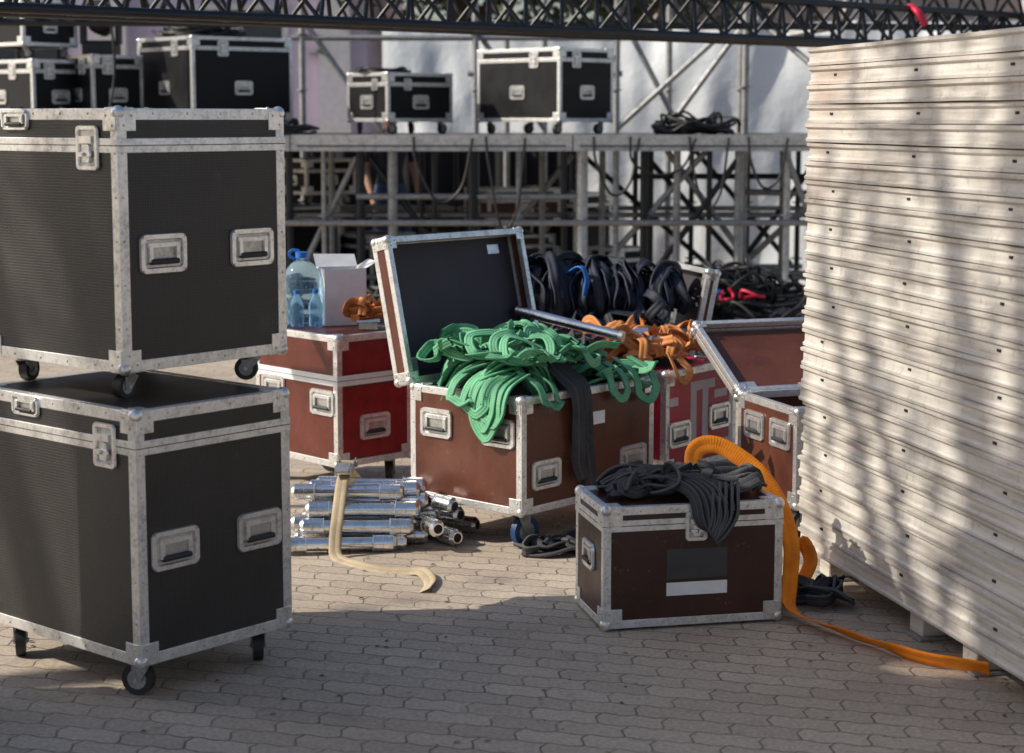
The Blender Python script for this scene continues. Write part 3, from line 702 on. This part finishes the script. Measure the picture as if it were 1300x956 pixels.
for (cx_,cy_,rx,ry,hh,k,R) in ((1.55,12.9,.75,.6,.46,80,.26),(.6,12.6,.6,.5,.34,34,.3),(-.8,13.0,.7,.4,.25,20,.35),(2.0,11.6,.5,.5,.34,34,.25),(1.25,10.6,.4,.35,.20,26,.2)):
    mound(cc,cx_,cy_,rx,ry,-.02,hh*.8,'darkcloth',I4,cx_)
    for i in range(k):
        a=random.uniform(0,6.28); q=random.random()**.6; ux=q*math.cos(a); uy=q*math.sin(a)
        randloop(cc,(cx_+rx*ux,cy_+ry*uy,.06+hh*.9*(1-q*q)),R*random.uniform(.6,1.1),.022,.022,'cable',I4,tilt=.7)
for i in range(5): randloop(cc,(1.25+random.uniform(-.1,.1),12.4,.38),.14,.022,.022,'bluerope',I4,tilt=.6)
for i in range(2): randloop(cc,(1.55+random.uniform(-.1,.1),12.4,.38),.10,.020,.020,'magenta',I4,tilt=.6)
cc.obj('cable_pile')
dr=MB(); vs=[]; nx=140  # dark sheet added to stand in for the darkness under the stage
for j in range(2):
    for i in range(nx+1):
        x=-6.2+6.9*i/nx; vs.append((x,17.15+.05*math.sin(x*21)+.03*math.sin(x*9),.02+j*1.40))
dr.add(vs,[(i,i+1,nx+2+i,nx+1+i) for i in range(nx)],'darkcloth',smooth=True)
dr.cyl((-6.2,17.15,1.43),(.7,17.15,1.43),.02,'galv'); 
for x in (-6.1,-3,.65): dr.cyl((x,17.23,0),(x,17.23,1.43),.02,'galv')
dr.obj('dark_backdrop_fill')
for (X,Y,yaw,w,d,H,mt,z,nm) in ((-1.95,15.3,40,.6,.5,.75,'bblack',.1,'unseen_shade_case'),(-.4,15.3,30,.9,.6,.5,'dbrown',.1,'brown_flight_case'),(.55,15.6,50,.5,.5,.85,'bblack',.1,'unseen_shade_case'),(-1.2,15.5,45,.5,.5,.5,'bblack',.1,'unseen_shade_case'),(-2.9,15.3,40,.8,.7,.8,'bblack',.1,'unseen_shade_case'),(-.2,15.35,28,.7,.45,.3,'red',.70,'red_brown_flight_case'),(-1.75,15.45,38,.5,.4,.3,'bblack',.952,'unseen_shade_case'),(.9,15.3,40,.4,.4,.40,'bblack',.1,'unseen_shade_case'),(-3.9,15.3,40,.8,.6,.8,'bblack',.1,'unseen_shade_case')):
    case(nm,(X,Y,z),yaw,w,d,H,mt,.1 if z<.2 else .09,seam=.1,sw=.03,handles=[('front',w*.5,H*.4),('left',d*.5,H*.4)],simple=True,b=.028)
case('grey_flight_case',(1.0,11.2,.06),20,.7,.4,.22,'glabel',.06,seam=.05,simple=True)
ml=MB(); L0=Vector((-3.28,14.65,zd+.10+.525))
T_=Matrix.Translation(L0)
ml.box((-.13,-.12,0),(.13,.12,.09),'rubber',T_)
for sx in (-1,1): ml.box((sx*.14-.02,-.05,.09),(sx*.14+.02,.05,.34),'rubber',T_)
ml.box((-.12,-.05,.09),(.12,.05,.12),'rubber',T_)
Th=T_@Matrix.Translation((0,0,.28))@Matrix.Rotation(-.5,4,'X')
ml.sphere((0,0,0),.115,'rubber',Th,16,12); ml.cyl((0,-.02,0),(0,-.17,0),.095,'rubber',20,Th,r1=.085); ml.cyl((0,-.171,0),(0,-.175,0),.075,'lens',20,Th); ml.cyl((0,.02,0),(0,.15,0),.09,'rubber',16,Th,r1=.06)
ml.obj('moving_head_lamp',None,.004)
# ------------------------------------------------------------------ tarpaulin wall, building, trees
tp=MB(); nx,nz=160,30; X0,X1=-1.3,8.5
fy=lambda x:18.45-.22*(x-X0)
vs=[]
for j in range(nz+1):
    for i in range(nx+1):
        x=X0+(X1-X0)*i/nx; z=2.48*j/nz
        y=fy(x)+.16*noise.noise(Vector((x*1.3,z*.5,1)))+.06*noise.noise(Vector((x*4,z*1.2,4)))-.06*abs(math.sin(x*1.45))*(1-j/nz)
        vs.append((x,y,z+(.03*abs(math.sin(x*1.45)) if j==nz else 0)))
tp.add(vs,[(j*(nx+1)+i,j*(nx+1)+i+1,(j+1)*(nx+1)+i+1,(j+1)*(nx+1)+i) for j in range(nz) for i in range(nx)],'canvas',smooth=True)
for x in np.arange(X0,X1+.1,2.17): tp.cyl((x,fy(x)+.26,0),(x,fy(x)+.26,2.6),.025,'galv',10)
tp.cyl((X0,fy(X0)+.26,2.5),(X1,fy(X1)+.26,2.5),.02,'galv',10)
tp.obj('tarpaulin_fence')
def building(name,x0,x1,y,h,mat,dep=8):
    e=empty(name,(0,0,0)); b=MB(); b.box((x0,y,0),(x1,y+dep,h),mat); b.box((x0-.2,y-.2,h),(x1+.2,y+dep+.2,h+.35),'trim'); b.box((x0-.05,y-.06,0),(x1+.05,y-.001,.6),'trim'); b.obj('walls',e)
    w=MB(); p=MB(); x=x0+1.2
    while x<x1-1:
        for z in np.arange(1.3,h-1.5,3.2):
            w.box((x,y-.012,z),(x+1.1,y-.004,z+1.7),'glass'); 
            for a,b_ in (((x-.08,y-.05,z-.08),(x,y-.001,z+1.78)),((x+1.1,y-.05,z-.08),(x+1.18,y-.001,z+1.78)),((x,y-.05,z-.08),(x+1.1,y-.002,z)),((x,y-.05,z+1.7),(x+1.1,y-.002,z+1.78)),((x+.52,y-.04,z),(x+.58,y-.013,z+1.7))): w.box(a,b_,'trim')
        p.box((x+1.6,y-.25,0),(x+2.0,y-.0015,h-.002),'trim'); x+=2.9
    w.obj('windows',e); p.obj('pilasters',e)
building('lilac_building',-14,-1.9,24,7,'lilac')
building('cream_building',2.6,22,30,11,'cream')
def tree(name,x,y,h,R,nleaf,seed,zc=None,ls=.16,clumps=26):
    rd=random.Random(seed); m=MB(); zc=zc or h*.68
    e=empty(name,(x,y,0)); t=MB()
    def limb(a,b_,r0,r1): t.cyl(a,b_,r0,r1=r1,mat='bark',n=9)
    top=Vector((rd.uniform(-.3,.3),rd.uniform(-.3,.3),zc)); limb((0,0,0),(top.x*.4,top.y*.4,zc*.45),h*.032,h*.025); limb((top.x*.4,top.y*.4,zc*.45),top,h*.025,h*.012)
    cl=[]
    for i in range(clumps):
        a=rd.uniform(0,6.28);ph=rd.uniform(-.7,1.);rr=R*rd.uniform(.45,1.)
        c=Vector((math.cos(a)*rr*math.cos(ph),math.sin(a)*rr*math.cos(ph),zc+rr*math.sin(ph)*.85))
        cl.append(c); s0=Vector((top.x*.4,top.y*.4,zc*.45)).lerp(top,rd.random()); mid=s0.lerp(c,.5)+Vector((0,0,.15*R)); limb(s0,mid,h*.011,h*.007); limb(mid,c,h*.007,h*.002)
    t.obj('trunk_and_limbs',e)
    vs=[];fs=[]
    for k in range(nleaf):
        c=rd.choice(cl); s_=R*.30
        p=c+Vector((rd.gauss(0,s_),rd.gauss(0,s_),rd.gauss(0,s_*.7)))
        q=Matrix.Rotation(rd.uniform(0,6.28),3,'Z')@Matrix.Rotation(rd.uniform(-1.2,1.2),3,'X')
        l=ls*rd.uniform(.6,1.2); o=len(vs)
        for d_ in ((-.5,0,0),(0,-.28,.04),(.5,0,0),(0,.28,.04)): vs.append(p+q@Vector(d_)*l)
        fs.append((o,o+1,o+2,o+3))
    m.add(vs,fs,'leaf'); m.obj('crown',e)
tree('tree',-.6,26,8,2.6,6000,1,zc=4.6,ls=.24)
tree('tree',1.6,27,7.5,2.2,5000,2,zc=4.5,ls=.24)
tree('tree',-8.6,4.1,10.2,1.9,1300,4,zc=8.5,ls=.17,clumps=24)  # out of view on the left, added to cast streaked shadows on the panel stack
# ------------------------------------------------------------------ person behind the stage
def person(name,X,Y,yaw):
    e=empty(name,(X,Y,0),yaw)
    J={'pel':(0,0,.95,.13,.10),'wai':(0,0,1.08,.12,.09),'che':(0,0,1.32,.16,.11),'nek':(0,.01,1.48,.06,.06),'hd0':(0,0,1.56,.065,.075),'hd1':(0,-.01,1.68,.08,.095),
       'lh':(-.09,0,.88,.085,.09),'lk':(-.11,-.02,.48,.058,.062),'la':(-.12,.02,.09,.042,.045),'lt':(-.14,-.13,.04,.035,.03),
       'rh':(.09,0,.88,.085,.09),'rk':(.13,-.06,.49,.058,.062),'ra':(.15,.02,.09,.042,.045),'rt':(.17,-.13,.04,.035,.03),
       'ls':(-.19,0,1.40,.055,.055),'le':(-.24,.02,1.12,.042,.042),'lw':(-.22,-.12,.90,.028,.03),'rs':(.19,0,1.40,.055,.055),'re':(.25,.02,1.12,.042,.042),'rw':(.24,-.10,.89,.028,.03)}
    Ed=[('pel','wai'),('wai','che'),('che','nek'),('nek','hd0'),('hd0','hd1'),('pel','lh'),('lh','lk'),('lk','la'),('la','lt'),('pel','rh'),('rh','rk'),('rk','ra'),('ra','rt'),('che','ls'),('ls','le'),('le','lw'),('che','rs'),('rs','re'),('re','rw')]
    ks=list(J); me=bpy.data.meshes.new('body'); vs=[J[k][:3] for k in ks]; rad=[J[k][3:] for k in ks]; ed=[(ks.index(a),ks.index(b_)) for a,b_ in Ed]
    for side,wk in ((-1,'lw'),(1,'rw')):
        wv=Vector(J[wk][:3]); pi=len(vs); vs.append(tuple(wv+Vector((0,-.03,-.06)))); rad.append((.034,.018)); ed.append((ks.index(wk),pi))
        for k in range(4):
            a=len(vs); o=(-.018+.012*k); vs.append(tuple(wv+Vector((side*.005,-.04+o,-.11)))); rad.append((.009,.009)); vs.append(tuple(wv+Vector((-side*.008,-.045+o,-.145)))); rad.append((.008,.008)); ed+= [(pi,a),(a,a+1)]
        a=len(vs); vs.append(tuple(wv+Vector((0,-.075,-.07)))); rad.append((.010,.010)); ed.append((pi,a))
    me.from_pydata(vs,ed,[]); o=bpy.data.objects.new('body',me); COL.objects.link(o); o.parent=e
    sk=o.modifiers.new('skin','SKIN')
    for i,r in enumerate(rad): me.skin_vertices[0].data[i].radius=r; me.skin_vertices[0].data[i].use_root=(i==0)
    sb=o.modifiers.new('sub','SUBSURF'); sb.levels=2; sb.render_levels=2
    t=NT('clothed_body'); z=t.n('ShaderNodeSeparateXYZ',{'Vector':t.co.outputs['Object']}).outputs['Z']
    x=t.n('ShaderNodeSeparateXYZ',{'Vector':t.co.outputs['Object']}).outputs['X']; ax=t.math('ABSOLUTE',x)
    c=t.mix(t.math('GREATER_THAN',z,.07),(.02,.02,.02),(.07,.11,.22))
    c=t.mix(t.math('GREATER_THAN',z,1.0),c,(.03,.03,.045)); 
    c=t.mix(t.math('MULTIPLY',t.math('GREATER_THAN',ax,.195),t.math('LESS_THAN',z,1.2)),c,(.45,.26,.18)); c=t.mix(t.math('GREATER_THAN',z,1.5),c,(.45,.26,.18)); c=t.mix(t.math('GREATER_THAN',z,1.69),c,(.03,.02,.015))
    me.materials.append(t.set(base=c,rough=.8))
    h=MB(); h.sphere((0,.015,1.665),.095,'hair',sc=(.9,1.02,1.1)); h.sphere((0,-.03,1.63),.075,'skin',sc=(.9,.9,1.3)); h.sphere((0,-.105,1.63),.014,'skin',sc=(.8,1,1.4))
    for sx in (-1,1): h.sphere((sx*.028,-.092,1.655),.010,'white'); h.sphere((sx*.028,-.100,1.655),.005,'dark'); h.sphere((sx*.08,0,1.635),.02,'skin',sc=(.4,.8,1.3))
    h.box((-.022,-.102,1.592),(.022,-.094,1.598),'magenta'); h.obj('head',e)
person('standing_person',-1.12,16.75,.4)
# ------------------------------------------------------------------ ground
g=MB(); g.add([(-200,-60,0),(200,-60,0),(200,400,0),(-200,400,0)],[(0,1,2,3)],'paving'); g.obj('paved_ground')
lf=MB(); rd=random.Random(9)
for k in range(420):
    x=rd.uniform(-1.8,2);y=rd.uniform(4.4,9);a=rd.uniform(0,6.28);l=rd.uniform(.003,.014)
    T_=Matrix.Translation((x,y,.003))@Matrix.Rotation(a,4,'Z')@Matrix.Rotation(rd.uniform(-.3,.3),4,'X')
    lf.add([(-l,0,0),(0,-l*.5,.002),(l,0,0),(0,l*.5,.002)],[(0,1,2,3)],rd.choice(['beige','bark','leaf']),T_)
lf.obj('ground_litter')
# ------------------------------------------------------------------ light
el=math.radians(37); az=Vector((-1,-.08,0)).normalized(); d=Vector((az.x*math.cos(el),az.y*math.cos(el),math.sin(el)))
sl=bpy.data.lights.new('sun','SUN'); sl.energy=5.0; sl.angle=math.radians(.5); sl.color=(1,.93,.80)
so=bpy.data.objects.new('sun',sl); COL.objects.link(so); so.rotation_euler=d.to_track_quat('Z','Y').to_euler(); so.location=(-10,0,12)
w=bpy.data.worlds.new('World'); S.world=w; w.use_nodes=True; nt=w.node_tree; bg=nt.nodes['Background']
sky=nt.nodes.new('ShaderNodeTexSky'); sky.sky_type='NISHITA'; sky.sun_disc=False; sky.sun_elevation=el; sky.sun_rotation=math.atan2(d.x,d.y); sky.dust_density=2.0; sky.air_density=1.0
nt.links.new(sky.outputs[0],bg.inputs[0]); bg.inputs[1].default_value=.125
# ------------------------------------------------------------------ camera
cd=bpy.data.cameras.new('camera'); cam=bpy.data.objects.new('camera',cd); COL.objects.link(cam)
cd.sensor_width=36; cd.lens=36*2300/1300; cd.shift_y=-45/1300; cd.clip_end=1000; cd.clip_start=.05
cam.location=(0,0,1.6); cam.rotation_euler=(math.radians(90)-math.atan(283/2300),0,0)
cd.dof.use_dof=True; cd.dof.focus_distance=6.1; cd.dof.aperture_fstop=3.5
S.camera=cam
S.view_settings.view_transform='Standard'; S.view_settings.look='None'; S.view_settings.exposure=0
